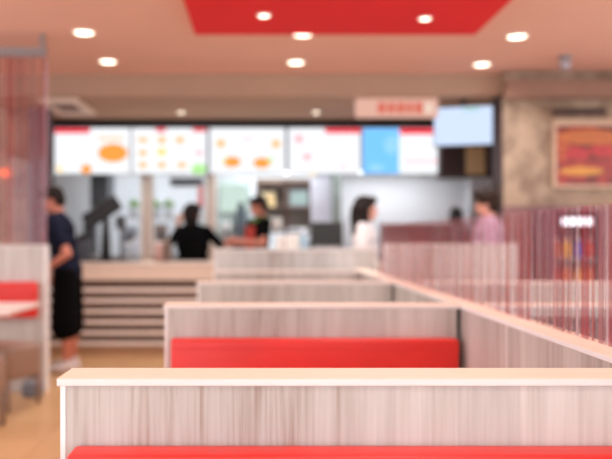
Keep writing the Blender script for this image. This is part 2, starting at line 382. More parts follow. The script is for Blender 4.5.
# bag on the floor under the stool
t = thing('bag', 'small grey bag on the floor behind the brown stool', 'bag', (-1.80, 6.27, 0))
bm = bmesh.new(); box(bm, -1.87, -1.71, 6.20, 6.32, 0.0, 0.12, bev=0.035, seg=4); obj('body', bm, mat('grey_cloth', (128, 132, 140), 0.8, 0.1), t, True)
bm = bmesh.new()
pts = [Vector((-1.79 + 0.05 * math.cos(a), 6.26, 0.115 + 0.04 * math.sin(a))) for a in [PI * k / 8 for k in range(9)]]
for p, q in zip(pts, pts[1:]): rcone(bm, p, q, 0.006, 0.006)
obj('handle', bm, DKGREY, t, True)

# ------------------------------------------------------------------ service counter
CT = PZ(263, 8.33)
t = thing('service_counter', 'long service counter with cream top band and brown slatted front', 'counter', (0.0, 8.7, 0))
obj('worktop', B(-2.36, 2.39, 8.33, 9.0, CT - 0.03, CT, bev=0.004), mat('cream_worktop', (226, 204, 186), 0.35, 0.03), t)
obj('fascia', B(-2.34, 2.39, 8.34, 8.38, CT - 0.18, CT - 0.031), mat('cream_fascia', (224, 198, 178), 0.45, 0.03), t, label='cream band under worktop')
obj('carcass', B(-2.34, 2.385, 8.42, 8.98, 0.10, CT - 0.031), mat('brown_carcass', (104, 74, 60), 0.6, 0.1), t)
SLD = wood('walnut_slat', (66, 44, 35), (92, 64, 50), (116, 84, 68), sx=30, sz=1.0, axis='x')
SLL = mat('pale_ledge', (240, 222, 208), 0.5, 0.04)
zt = CT - 0.185
for k in range(6):
    z1 = zt - k * 0.112
    obj('slat', B(-2.34, 2.385, 8.39, 8.42, z1 - 0.079, z1 - 0.001, bev=0.003), SLD, t)
    obj('ledge', B(-2.34, 2.385, 8.35, 8.42, z1 - 0.118, z1 - 0.080, bev=0.002), SLL, t, label='pale ledge between slats')
obj('plinth', B(-2.34, 2.385, 8.40, 8.96, 0, 0.10), mat('tan_plinth', (186, 146, 112), 0.5, 0.05), t)

# ------------------------------------------------------------------ menu screens
MW = emit('menu_white', (248, 249, 253), 0.93)
ER = emit('menu_red', (236, 40, 62), 1.0); EP = emit('menu_pink', (250, 186, 192), 1.05); EO = emit('menu_orange', (248, 156, 70), 1.0)
EO2 = emit('menu_peach', (253, 196, 146), 1.0); EG = emit('menu_green', (176, 230, 150), 1.0); EB = emit('menu_blue', (116, 190, 255), 1.05); EB2 = emit('menu_pale_blue', (196, 226, 255), 1.1)
EY = emit('menu_yellow', (255, 214, 120), 1.05)
DM = 9.70
def ellipse(bm, cx, cz, rx, rz, y, n=20):
    a = [bm.verts.new((cx + rx * math.cos(2 * PI * k / n), y, cz + rz * math.sin(2 * PI * k / n))) for k in range(n)]
    b = [bm.verts.new((v.co.x, y + 0.004, v.co.z)) for v in a]
    bm.faces.new(a); bm.faces.new(list(reversed(b)))
    for k in range(n): bm.faces.new((a[k], b[k], b[(k + 1) % n], a[(k + 1) % n]))
def menu(label, p0, p1, pics):
    x0, x1 = PX(p0, DM), PX(p1, DM); z0, z1 = PZ(174.5, DM), PZ(127.5, DM)
    t = thing('menu_screen', label, 'menu screen', ((x0 + x1) / 2, DM + 0.04, z0), group='lit menu screens above the counter')
    obj('housing', B(x0, x1, DM, DM + 0.079, z0, z1, bev=0.004), mat('screen_grey', (92, 98, 112), 0.4, 0.05), t)
    obj('display', B(x0 + 0.008, x1 - 0.008, DM - 0.004, DM - 0.0005, z0 + 0.008, z1 - 0.008), MW, t, label='white lit display')
    for nm, kind, a, m in pics:
        bm = bmesh.new()
        if kind == 'r': box(bm, PX(a[0], DM), PX(a[1], DM), DM - 0.009, DM - 0.0045, PZ(a[3], DM), PZ(a[2], DM))
        else: ellipse(bm, PX(a[0], DM), PZ(a[1], DM), a[2] * DM / F, a[3] * DM / F, DM - 0.009)
        obj(nm, bm, m, t)
menu('menu screen with one big orange burger, left end of the row', 54, 131, [
    ('header', 'r', (55, 90, 128.5, 133.5), ER), ('picture', 'e', (113, 153, 15, 9.5), EO), ('picture', 'e', (86.5, 169, 5.5, 5), EO),
    ('caption', 'r', (98, 124, 137, 140), EO2), ('picture', 'e', (60, 169, 3, 3), EY)])
menu('menu screen with a grid of small dishes and a green corner', 131.5, 207.5, [
    ('header', 'r', (156, 166, 128.5, 132), ER), ('header', 'r', (193, 206, 128.5, 132), ER), ('picture', 'e', (143, 140, 6, 3), EO2), ('picture', 'e', (162, 140, 5, 4), EO2),
    ('picture', 'e', (180, 140, 5, 4), EO2), ('picture', 'e', (143, 153, 5, 3.5), EO2), ('picture', 'e', (162, 152, 5, 4), EY), ('picture', 'e', (199, 153, 4, 3), EP), ('picture', 'e', (143, 165, 5, 3.5), EO2),
    ('picture', 'e', (162, 165, 5, 3.5), EO2), ('picture', 'e', (182, 165, 5, 3.5), EO2), ('picture', 'e', (199, 169, 8, 5.5), EG)])
menu('menu screen with four orange dishes around a white centre', 209, 286, [
    ('picture', 'e', (221, 143.5, 5, 5), EO2), ('picture', 'e', (276, 144, 5, 5), EO2), ('picture', 'e', (232, 162, 9, 5.5), EO), ('picture', 'e', (262, 163, 9, 5.5), EO),
    ('caption', 'r', (241, 255, 138, 140), EP), ('garnish', 'e', (270, 160, 3, 3), EG), ('garnish', 'e', (225, 160, 2.5, 2.5), EG)])
menu('mostly white menu screen with a red corner header', 287.5, 361, [
    ('header', 'r', (325, 361, 128.5, 133.5), ER), ('picture', 'e', (299, 139, 5, 5), EP), ('picture', 'e', (307, 157, 5, 4), EP), ('picture', 'e', (343, 166, 3, 2), EP), ('picture', 'e', (313, 174, 4, 1), EY)])
menu('menu screen half blue and half white, right end of the row', 362, 439.5, [
    ('backdrop', 'r', (363, 399, 128.5, 173.5), EB), ('drink', 'e', (391, 145, 7, 9), EB2), ('drink', 'e', (376, 168, 8, 4), EB2), ('header', 'r', (399.5, 437, 128.5, 134.5), ER), ('caption', 'r', (404, 437, 160, 162.5), EP), ])

for k, (a, b) in enumerate(((54, 205), (212, 330), (343, 438))):  # strips hidden behind the menus, added to brighten the kitchen and white panel
    x0, x1 = PX(a, 9.84), PX(b, 9.84)
    t = thing('added_strip_light', 'added strip light hidden behind the menu screens to brighten the kitchen, %s' % ('left end by the dark hood', 'in the middle above the shelving', 'above the white panel wall')[k], 'strip light', ((x0 + x1) / 2, 9.85, 2.05), group='added strip lights hidden behind the menu screens')
    obj('housing', B(x0, x1, 9.80, 9.90, 2.046, 2.059), TRIM, t)
    obj('tube', B(x0 + 0.02, x1 - 0.02, 9.82, 9.89, 2.036, 2.0455, bev=0.003), emit('strip_white_%d' % k, (246, 250, 255), (13.0, 13.0, 30.0)[k]), t)
# order TV
t = thing('mounted_television', 'pale blue television on a ceiling bracket right of the menu screens', 'television', (PX(463, 8.2), 8.2, PZ(126, 8.2)), math.radians(-17))
obj('casing', B(-0.30, 0.30, 0.0, 0.05, -0.205, 0.205, bev=0.006), BLACK, t, local=True)
obj('display', B(-0.29, 0.29, -0.006, -0.0005, -0.193, 0.193), emit('tv_blue', (206, 222, 250), 0.95), t, local=True, label='pale blue lit display')
bm = bmesh.new()
box(bm, 0.0, 0.16, -0.008, -0.0065, 0.15, 0.18)
obj('banner', bm, emit('tv_green', (168, 214, 206), 0.9), t, local=True)
obj('bracket', B(-0.02, 0.02, 0.051, 0.09, -0.05, SOF - PZ(126, 8.2) - 0.002), BLACK, t, local=True)

# things seen round the TV
t = thing('wall_cabinet', 'tan and dark cabinet below the television', 'cabinet', (2.35, 9.4, 0))
obj('body', B(PX(441, 9.5), PX(500, 9.5), 9.5, 9.77, 1.96, 2.62), mat('dark_cabinet', (62, 42, 40), 0.6, 0.1), t)
obj('door', B(PX(466, 9.48), PX(485, 9.48), 9.475, 9.495, 1.99, 2.32), mat('tan_door', (206, 172, 128), 0.5, 0.05), t, label='tan door')
t = thing('fridge', 'tall pale steel fridge at right end of the kitchen', 'fridge', (2.76, 9.75, 0))
obj('body', B(PX(470, 9.5), PX(503, 9.5), 9.5, 9.77, 0.0, 1.955, bev=0.01), mat('pale_steel', (188, 192, 198), 0.35, 0.04), t)
obj('door', B(PX(471, 9.48), PX(502, 9.48), 9.47, 9.498, 0.1, 1.95, bev=0.006), MATS['pale_steel'], t)
obj('handle', B(PX(473, 9.45), PX(475, 9.45), 9.43, 9.468, 0.9, 1.5, bev=0.004), DKGREY, t)

# pill sign
t = thing('hanging_sign', 'pink pill shaped sign with red centre marks hanging under the soffit', 'sign', (PX(396, 8.25), 8.25, PZ(108, 8.25)))
bm = bmesh.new(); x0, x1, z0, z1 = PX(355, 8.25), PX(438, 8.25), PZ(118, 8.25), PZ(98.5, 8.25)
box(bm, x0, x1, 8.22, 8.27, z0, z1, bev=0.024, seg=4); obj('board', bm, emit('sign_pink', (236, 184, 166), 0.8), t, True)
bm = bmesh.new()
xs = [(378, 386), (388, 395), (397, 405), (407, 413), (415, 423)]
for a, b in xs: box(bm, PX(a, 8.2), PX(b, 8.2), 8.21, 8.219, PZ(113, 8.2), PZ(102, 8.2), bev=0.004)
obj('lettering', bm, emit('sign_red', (226, 116, 98), 0.8), t)
bm = bmesh.new(); ellipse(bm, PX(429, 8.2), PZ(108, 8.2), 0.05, 0.06, 8.212); obj('emblem', bm, emit('sign_cream', (240, 212, 194), 0.85), t)
for a in (370, 424): obj('bracket', B(PX(a, 8.25), PX(a + 2, 8.25), 8.24, 8.25, z1 - 0.01, SOF - 0.001), GREY, t)

# ------------------------------------------------------------------ right: poster, drinks cooler
t = thing('poster', 'framed red and orange burger poster on the stone wall at right', 'poster', (PX(600, 7.97), 7.98, PZ(190, 7.97)))
x0, x1, z0, z1 = PX(553, 7.97), PX(650, 7.97), PZ(188, 7.97), PZ(119, 7.97)
bm = bmesh.new()
for a in ((x0, x1, z1 - 0.07, z1), (x0, x1, z0, z0 + 0.03), (x0, x0 + 0.03, z0 + 0.03, z1 - 0.07), (x1 - 0.03, x1, z0 + 0.03, z1 - 0.07)): box(bm, a[0], a[1], 7.95, 7.998, a[2], a[3])
obj('frame', bm, mat('poster_frame', (214, 180, 152), 0.5, 0.03), t)
def poster_mat():
    m = bpy.data.materials.new('burger_poster'); m.use_nodes = True
    nt = m.node_tree; b = nt.nodes['Principled BSDF']; L = nt.links.new; b.inputs['Roughness'].default_value = 0.35
    tc = nt.nodes.new('ShaderNodeTexCoord'); mp = nt.nodes.new('ShaderNodeMapping'); mp.inputs['Scale'].default_value = (3.2, 1, 6.5)
    nz = nt.nodes.new('ShaderNodeTexNoise'); nz.inputs['Scale'].default_value = 1.3; nz.inputs['Detail'].default_value = 2; nz.inputs['Distortion'].default_value = 0.8
    rp = nt.nodes.new('ShaderNodeValToRGB'); r = rp.color_ramp
    r.elements[0].position = 0.30; r.elements[0].color = lin((70, 38, 30)); r.elements[1].position = 0.72; r.elements[1].color = lin((214, 136, 70))
    for p, c in ((0.42, (140, 50, 40)), (0.53, (182, 62, 52)), (0.63, (196, 90, 52))):
        e = r.elements.new(p); e.color = lin(c)
    L(tc.outputs['Object'], mp.inputs['Vector']); L(mp.outputs['Vector'], nz.inputs['Vector']); L(nz.outputs['Fac'], rp.inputs['Fac']); L(rp.outputs['Color'], b.inputs['Base Color'])
    return m
obj('print', B(x0 + 0.03, x1 - 0.03, 7.97, 7.985, z0 + 0.03, z1 - 0.07), poster_mat(), t)
bm = bmesh.new(); ellipse(bm, PX(590, 7.96), PZ(137, 7.96), 0.34, 0.075, 7.964, 28); obj('bun', bm, mat('poster_bun', (206, 116, 60), 0.4, 0.1, 10), t)
bm = bmesh.new(); ellipse(bm, PX(577, 7.96), PZ(153, 7.96), 0.13, 0.06, 7.964, 24); obj('filling', bm, mat('poster_red', (200, 62, 62), 0.4, 0.25, 14), t)
bm = bmesh.new(); ellipse(bm, PX(603, 7.96), PZ(151, 7.96), 0.12, 0.06, 7.964, 24); obj('filling', bm, mat('poster_red', (206, 58, 58), 0.4, 0.25, 14), t)
bm = bmesh.new(); ellipse(bm, PX(582, 7.96), PZ(171, 7.96), 0.22, 0.04, 7.964, 24); obj('sauce', bm, mat('poster_yellow', (226, 158, 66), 0.4, 0.1, 10), t)
bm = B(PX(550, 7.9), PX(602, 7.9), 7.80, 7.855, PZ(115, 7.85), PZ(109, 7.85), bev=0.01); tag(obj('picture_light', bm, DKBROWN), 'dark bar light above the burger poster', 'lamp')

dc = 7.45
t = thing('drinks_cooler', 'dark red drinks cooler with bright header light beyond the striped glass', 'drinks cooler', (PX(580, dc), dc + 0.27, 0))
x0, x1, zt = PX(552, dc), PX(604, dc), PZ(209, dc)
bm = bmesh.new()
for a in ((x0, x0 + 0.03, dc, dc + 0.5, 0, zt), (x1 - 0.03, x1, dc, dc + 0.5, 0, zt), (x0 + 0.03, x1 - 0.03, dc + 0.46, dc + 0.5, 0, zt), (x0 + 0.03, x1 - 0.03, dc, dc + 0.46, zt - 0.03, zt), (x0 + 0.03, x1 - 0.03, dc, dc + 0.46, 0, 0.35)): box(bm, *a)
obj('cabinet', bm, mat('cooler_plum', (124, 80, 94), 0.45, 0.08), t)
obj('header', B(PX(563, dc), PX(592, dc), dc - 0.01, dc + 0.03, PZ(225, dc), PZ(218, dc)), emit('header_light', (250, 244, 255), 2.2), t, label='white lit header')
for z in (0.55, 0.80, 1.05): obj('shelf', B(x0 + 0.03, x1 - 0.03, dc + 0.04, dc + 0.44, z - 0.015, z), GREY, t)
cols = [(214, 110, 60), (226, 170, 70), (90, 90, 190), (200, 60, 50), (214, 110, 60), (226, 150, 60)]
bot = None
names = ['orange', 'yellow', 'blue', 'red', 'orange', 'amber']
def bottle(label, cat, x, y, z, m, h=0.2, r=0.032, grp=None, cap=WHITE):
    t = thing('bottle', label, cat, (x, y, z), group=grp)
    bm = bmesh.new(); lathe(bm, [(r * .95, 0.001), (r, 0.01), (r, h * .6), (r * .45, h * .82), (r * .4, h * .9)], seg=14); obj('body', bm, m, t, True, True)
    bm = bmesh.new(); lathe(bm, [(r * .48, h * .9), (r * .48, h)], seg=12); obj('cap', bm, cap, t, True, True)
    return t
for zi, z in enumerate((0.55, 0.80, 1.05)):
    for k in range(4):
        c = cols[(k + zi * 3) % 6]; nm = names[(k + zi * 3) % 6]
        bottle('%s bottle, %s from the left on the %s shelf of the drinks cooler' % (nm, ('first', 'second', 'third', 'last')[k], ('bottom', 'middle', 'top')[zi]), 'bottle',
               x0 + 0.08 + k * 0.105, dc + 0.12, z, mat('drink_%s' % nm, c, 0.25, 0.05), 0.19, 0.036, 'bottles in the drinks cooler')

# left orange lamp on the stone wall
t = thing('wall_lamp', 'small glowing orange wall lamp at the left edge', 'lamp', (PX(5, 8.8), 8.85, PZ(173, 8.8)))
x, z = PX(5, 8.8), PZ(173, 8.8)
bm = bmesh.new(); sph(bm, (x, 8.78, z), (0.075, 0.05, 0.05)); obj('shade', bm, emit('orange_glow', (255, 110, 70), 1.6), t, True)
obj('bracket', B(x - 0.015, x + 0.015, 8.82, 8.898, z - 0.02, z + 0.02), DKGREY, t)

# ------------------------------------------------------------------ kitchen
def kitem(name, label, cat, parts, grp=None):
    bx = parts[0][1]
    t = thing(name, label, cat, ((bx[0] + bx[1]) / 2, (bx[2] + bx[3]) / 2, bx[4]), group=grp)
    for nm, b, m, bev in parts: obj(nm, B(*b, bev=bev) if bev else B(*b), m, t)
    return t
def pb(x0, x1, y0, y1, d, dep): return (PX(x0, d), PX(x1, d), d, d + dep, PZ(y1, d), PZ(y0, d))
# back worktop along the kitchen wall
KC = mat('kitchen_steel', (168, 168, 168), 0.35, 0.05)
t = thing('kitchen_worktop', 'steel worktop along the kitchen wall behind the counter', 'worktop', (-1.2, 11.4, 0))
obj('top', B(-3.3, 0.9, 11.2, 11.9, 0.95, 1.0, bev=0.004), KC, t); obj('cabinet', B(-3.3, 0.9, 11.25, 11.9, 0, 0.949), mat('kitchen_cab', (120, 112, 108), 0.5, 0.06), t)
d = 10.6
kitem('extractor_hood', 'dark grey extractor hood box hanging behind the left menu screen', 'extractor hood', [('box', (PX(90, d), PX(108, d), d, d + 0.5, PZ(207, d), SOF - 0.002), DKGREY, 0.01), ('flange', (PX(89, d), PX(109, d), d - 0.01, d + 0.51, PZ(208.5, d), PZ(207, d)), KC, 0)])
d = 10.4
struct('wall_cream_post', B(PX(141, d), PX(152, d), d, d + 0.14, 0, SOF - 0.002), mat('cream_post', (222, 200, 182), 0.6, 0.03))
struct('wall_cream_pier', B(PX(206, d), PX(215, d), d, d + 0.2, 0, SOF - 0.002), MATS['cream_post'])
kitem('shelf', 'dark shelf hung under the second menu screen', 'shelf', [('board', (PX(170, d), PX(203, d), d, d + 0.3, PZ(185, d), PZ(178, d)), DKGREY, 0.004), ('hanger', (PX(172, d), PX(173, d), d + 0.1, d + 0.12, PZ(178, d), SOF - 0.002), STEEL, 0), ('hanger', (PX(200, d), PX(201, d), d + 0.1, d + 0.12, PZ(178, d), SOF - 0.002), STEEL, 0)])
kitem('banner', 'narrow pink red banner hanging beside the cream pier', 'banner', [('cloth', (PX(198, d), PX(204, d), d - 0.03, d - 0.02, PZ(208, d), PZ(186, d)), mat('pink_red', (220, 130, 126), 0.7, 0.05), 0), ('rail', (PX(197, d), PX(205, d), d - 0.04, d - 0.01, PZ(186, d), PZ(185, d)), STEEL, 0)])
# pass-through window with mint light
t = kitem('warming_cabinet', 'mint lit warming cabinet between cream pier and brown shelving', 'cabinet', [('cabinet', (PX(217, 11.3), PX(250, 11.3), 11.35, 11.8, 1.001, PZ(180, 11.3)), mat('mint_grey', (150, 164, 158), 0.4, 0.05), 0.01)])
obj('window_panel', B(PX(220, 11.3), PX(247, 11.3), 11.33, 11.349, PZ(212, 11.3), PZ(184, 11.3)), emit('mint_glow', (214, 236, 226), 0.8), t, label='mint lit glass panel')
kitem('coffee_grinder', 'dark grinder box standing in front of mint lit cabinet', 'grinder', [('body', (PX(236, 11.2), PX(246, 11.2), 11.20, 11.31, 1.001, PZ(208, 11.2)), mat('slate', (74, 84, 92), 0.4, 0.06), 0.01), ('hopper', (PX(238, 11.2), PX(244, 11.2), 11.22, 11.29, PZ(208, 11.2), PZ(202, 11.2)), BLACK, 0.005)])
for nm, lab, px, w, top, c, bits in [('fryer', 'dark steel fryer on kitchen worktop behind the order terminal', 90, 13, 212, (84, 90, 98), 'basket'), ('toaster', 'squat grey toaster on kitchen worktop left of the cream post', 130, 16, 226, (142, 148, 156), 'knob'),
        ('drink_dispenser', 'brownish grey drink dispenser on kitchen worktop right of the cream post', 161, 13, 224, (128, 110, 100), 'tap'), ('mixer', 'pale mixer box on kitchen worktop between cream pier and grinder', 226, 9, 222, (196, 194, 190), 'knob')]:
    m_ = mat('kitchen_%s' % nm, c, 0.4, 0.08)
    kitem(nm, lab, nm.replace('_', ' '), [('body', (PX(px - w / 2, 11.25), PX(px + w / 2, 11.25), 11.225, 11.315, 1.001, PZ(top, 11.25)), m_, 0.012),
        (bits, (PX(px - w / 4, 11.2), PX(px + w / 4, 11.2), 11.205, 11.224, PZ(top + 14, 11.25), PZ(top + 8, 11.25)), DKGREY, 0.004)])
# brown shelving
BR = mat('brown_shelving', (98, 76, 64), 0.6, 0.08)
d = 11.15
t = thing('shelving_unit', 'brown shelving unit with cups under the third menu screen', 'shelf unit', (PX(285, d), d + 0.2, 0))
bm = bmesh.new(); box(bm, PX(256, d), PX(259, d), d - 0.1, d + 0.04, 0, PZ(180, d)); obj('upright', bm, BR, t)
bm = bmesh.new(); box(bm, PX(284, d), PX(288, d), d - 0.1, d + 0.04, 0, PZ(180, d)); obj('upright', bm, BR, t)
bm = bmesh.new(); box(bm, PX(309, d), PX(313, d), d - 0.1, d + 0.04, 0, PZ(180, d)); obj('upright', bm, BR, t)
for yy in (182, 207, 230): obj('board', B(PX(256, d), PX(313, d), d - 0.12, d + 0.04, PZ(yy + 3, d), PZ(yy, d)), BR, t)
obj('back_board', B(PX(256, d), PX(313, d), d + 0.041, d + 0.05, PZ(228, d), PZ(178, d)), mat('grey_brown', (124, 112, 100), 0.6, 0.08), t)
kitem('display_box', 'pale cyan lit display on the right bay of brown shelving', 'display', [('casing', (PX(289, d), PX(308, d), d - 0.08, d + 0.0, PZ(207, d) + 0.001, PZ(190, d)), GREY, 0.004), ('screen', (PX(290, d), PX(307, d), d - 0.09, d - 0.081, PZ(205, d), PZ(192, d)), emit('cyan_glow', (196, 220, 218), 0.7), 0)])
kitem('carton', 'yellow cream carton on left bay of brown shelving', 'carton', [('box', (PX(262, d), PX(275, d), d - 0.08, d + 0.02, PZ(207, d) + 0.001, PZ(194, d)), mat('cream_yellow', (224, 196, 142), 0.6, 0.06), 0.004), ('lid', (PX(261.5, d), PX(275.5, d), d - 0.085, d + 0.022, PZ(194, d), PZ(192.5, d)), mat('cream_lid', (236, 216, 180), 0.6, 0.03), 0)])
def cup(label, x, y, z, m, h=0.14, r=0.045, grp='cups by the kitchen counter'):
    t = thing('cup', label, 'cup', (x, y, z), group=grp)
    bm = bmesh.new(); lathe(bm, [(r * .72, 0.001), (r, h * .94)], seg=16); obj('body', bm, m, t, True, True)
    bm = bmesh.new(); lathe(bm, [(r * 1.06, h * .94), (r * 1.06, h * .97), (r * .8, h)], seg=16); obj('lid', bm, WHITE, t, True, True)
z = PZ(230, d) + 0.001
for k, px in enumerate((264.5, 271.5, 278.5)):
    cup('white cup on the lower left shelf bay, %s from the left' % ('first', 'second', 'third')[k], PX(px, d), d - 0.05, z, mat('cup_cream', (236, 222, 206), 0.5, 0.02), 0.17)
# counter-top objects, on the worktop at CT
def on(px, dd): return (PX(px, dd), dd, CT)
x, y, _ = on(104, 8.75)
t = thing('order_terminal', 'black tilted order terminal on a tall stand, on the counter beside the man in shorts', 'terminal', (x, y, CT))
obj('base', B(x - 0.14, x + 0.12, y - 0.1, y + 0.1, CT + 0.0005, CT + 0.03, bev=0.006), BLACK, t)
bm = bmesh.new(); cone(bm, (x + 0.02, y, CT + 0.029), (x + 0.02, y, CT + 0.52), 0.055, 0.04); obj('stand', bm, BLACK, t, True)
bm = bmesh.new(); box(bm, -0.22, 0.22, -0.02, 0.02, -0.085, 0.085, bev=0.008)
for v in bm.verts: v.co = Matrix.Rotation(math.radians(-33), 4, 'Y') @ v.co + Vector((x - 0.01, y - 0.06, CT + 0.54))
obj('screen', bm, BLACK, t)
x = PX(85.5, 8.75)
kitem('cash_register', 'dark grey cash register on the counter left of the tilted terminal', 'cash register', [('body', (x - 0.10, x + 0.05, 8.62, 8.88, CT + 0.0005, CT + 0.22), mat('register_grey', (58, 62, 70), 0.45, 0.1), 0.02), ('display', (x - 0.08, x + 0.04, 8.70, 8.74, CT + 0.2205, CT + 0.30), BLACK, 0.006)])
x, y, _ = on(121, 8.7)
t = thing('card_reader', 'small dark card reader on a post beside the order terminal', 'card reader', (x, y, CT))
bm = bmesh.new(); cone(bm, (x, y, CT + 0.012), (x, y, CT + 0.38), 0.012, 0.012); obj('post', bm, DKGREY, t, True)
bm = bmesh.new(); lathe(bm, [(0.06, 0.0005), (0.06, 0.012)], (x, y, CT)); obj('base', bm, DKGREY, t)
obj('keypad', B(x - 0.055, x + 0.055, y - 0.04, y, CT + 0.36, CT + 0.50, bev=0.01), DKGREY, t)
for k, (px, dd, lab, c, h, r) in enumerate([(128, 8.6, 'grey cup on the counter next to the card reader', (150, 160, 168), 0.2, 0.05), (136, 8.75, 'pale blue grey cup on the counter left of the cream post', (176, 188, 198), 0.25, 0.05),
        (158, 8.6, 'pinkish cup on the counter right of the cream post', (190, 150, 140), 0.22, 0.05)]):
    cup(lab, PX(px, dd), dd, CT, mat('cup_%d' % k, c, 0.5, 0.04), h, r)
bottle('light blue bottle on the counter below the brown shelving', 'bottle', PX(303, 8.8), 8.8, CT, mat('pale_blue_bottle', (176, 206, 222), 0.2, 0.03), 0.36, 0.06)
x = PX(168, 8.8)
kitem('storage_box', 'brown grey box on the counter beside the pinkish cup', 'box', [('body', (x - 0.06, x + 0.03, 8.7, 8.9, CT + 0.0005, CT + 0.20), mat('box_brown_grey', (120, 96, 84), 0.6, 0.1), 0.01), ('lid', (x - 0.064, x + 0.034, 8.695, 8.905, CT + 0.2005, CT + 0.222), mat('box_lid', (160, 136, 120), 0.6, 0.05), 0.004)])
for k, px in enumerate((280, 288, 296)):
    cup('cream cup on the counter, %s of the three left of light blue bottle' % ('leftmost', 'middle', 'rightmost')[k], PX(px, 8.7), 8.7, CT, MATS['cup_cream'], 0.29 + 0.01 * k, 0.035)
d = 9.4
kitem('coffee_machine', 'low dark machine in front of the lilac white pier', 'machine', [('body', (PX(311, d), PX(343, d), d, d + 0.35, PZ(252, d), PZ(222, d)), mat('dark_green_grey', (54, 56, 54), 0.4, 0.06), 0.012), ('tray', (PX(313, d), PX(341, d), d - 0.06, d, PZ(250, d), PZ(246, d)), STEEL, 0.004)])
t = thing('back_counter', 'steel back counter behind the right part of the service counter', 'counter', (1.2, 9.5, 0))
obj('top', B(0.4, 2.35, 9.3, 9.9, PZ(252, 9.4) - 0.03, PZ(252, 9.4) - 0.0005), KC, t); obj('cabinet', B(0.4, 2.35, 9.35, 9.9, 0, PZ(252, 9.4) - 0.031), MATS['kitchen_cab'], t)
zb = PZ(252, 9.4)
kitem('display_counter', 'long dark maroon display box before white panel wall, between woman and man', 'display', [('box', (PX(384, d), PX(466, d), d, d + 0.3, zb, PZ(225, d)), mat('plum_brown', (96, 64, 66), 0.5, 0.15), 0.01), ('lid', (PX(383, d), PX(467, d), d - 0.01, d + 0.31, PZ(225, d), PZ(223.5, d)), MAROON, 0)])
x = PX(456, d + 0.15)
t = thing('jar', 'round black jar on the maroon display box beside the man', 'jar', (x, d + 0.15, PZ(223.5, d)))
bm = bmesh.new(); lathe(bm, [(0.07, 0.001), (0.085, 0.03), (0.08, 0.15)], (x, d + 0.15, PZ(223.5, d))); obj('body', bm, BLACK, t, True)
bm = bmesh.new(); lathe(bm, [(0.06, 0.15), (0.06, 0.18), (0.02, 0.2)], (x, d + 0.15, PZ(223.5, d))); obj('lid', bm, BLACK, t, True)
# plants either side of the cream post
GREEN = mat('leaf_green', (126, 170, 84), 0.6, 0.2, 20); POT = mat('pot_grey', (170, 172, 170), 0.5, 0.04)
def plant(label, x, y, z):
    t = thing('potted_plant', label, 'plant', (x, y, z), group='green plants in the kitchen')
    bm = bmesh.new(); lathe(bm, [(0.06, 0.001), (0.085, 0.14)], (x, y, z)); obj('pot', bm, POT, t, True)
    bm = bmesh.new(); rr = random.Random(int(abs(x) * 1000))
    for k in range(46):
        a = rr.uniform(0, 2 * PI); el = rr.uniform(0.2, 1.4); l = rr.uniform(0.06, 0.11)
        dr = Vector((math.cos(a) * math.cos(el), math.sin(a) * math.cos(el), math.sin(el)))
        p = Vector((x, y, z + 0.13)) + dr * 0.03; q = p + dr * l; sd = dr.cross(Vector((0, 0, 1))).normalized() * 0.028
        mid = (p + q) / 2 + Vector((0, 0, 0.015))
        vs = [bm.verts.new(v) for v in (p, mid + sd, q, mid - sd)]
        bm.faces.new(vs)
    obj('foliage', bm, GREEN, t)
zs = PZ(217, 11.2)
kitem('wall_shelf', 'pale shelf carrying green plants behind the cream post', 'shelf', [('board', (PX(122, 11.2), PX(175, 11.2), 11.2, 11.5, zs - 0.03, zs - 0.0005), KC, 0.003), ('support', (PX(123, 11.3), PX(124, 11.3), 11.3, 11.33, 1.001, zs - 0.03), STEEL, 0), ('support', (PX(170, 11.3), PX(171, 11.3), 11.3, 11.33, 1.001, zs - 0.03), STEEL, 0)])
plant('green leafy plant in the kitchen left of the cream post', PX(134, 11.35), 11.35, zs)
plant('green leafy plant in the kitchen just right of the cream post', PX(155, 11.35), 11.35, zs)
plant('green leafy plant in the kitchen, end of shelf near the dark hung shelf', PX(169, 11.35), 11.35, zs)
# unseen light panels added over the kitchen to brighten it
for k, x in enumerate((-2.0, 0.0, 1.8)):
    t = thing('added_panel_light', 'unseen white light panel added to brighten the kitchen', 'ceiling light', (x, 10.9, SOF), group='added kitchen light panels')
    obj('frame', B(x - 0.32, x + 0.32, 10.58, 11.22, SOF - 0.03, SOF - 0.001), TRIM, t)
    obj('diffuser', B(x - 0.29, x + 0.29, 10.61, 11.19, SOF - 0.034, SOF - 0.0305), emit('panel_white', (240, 246, 255), 40.0), t)

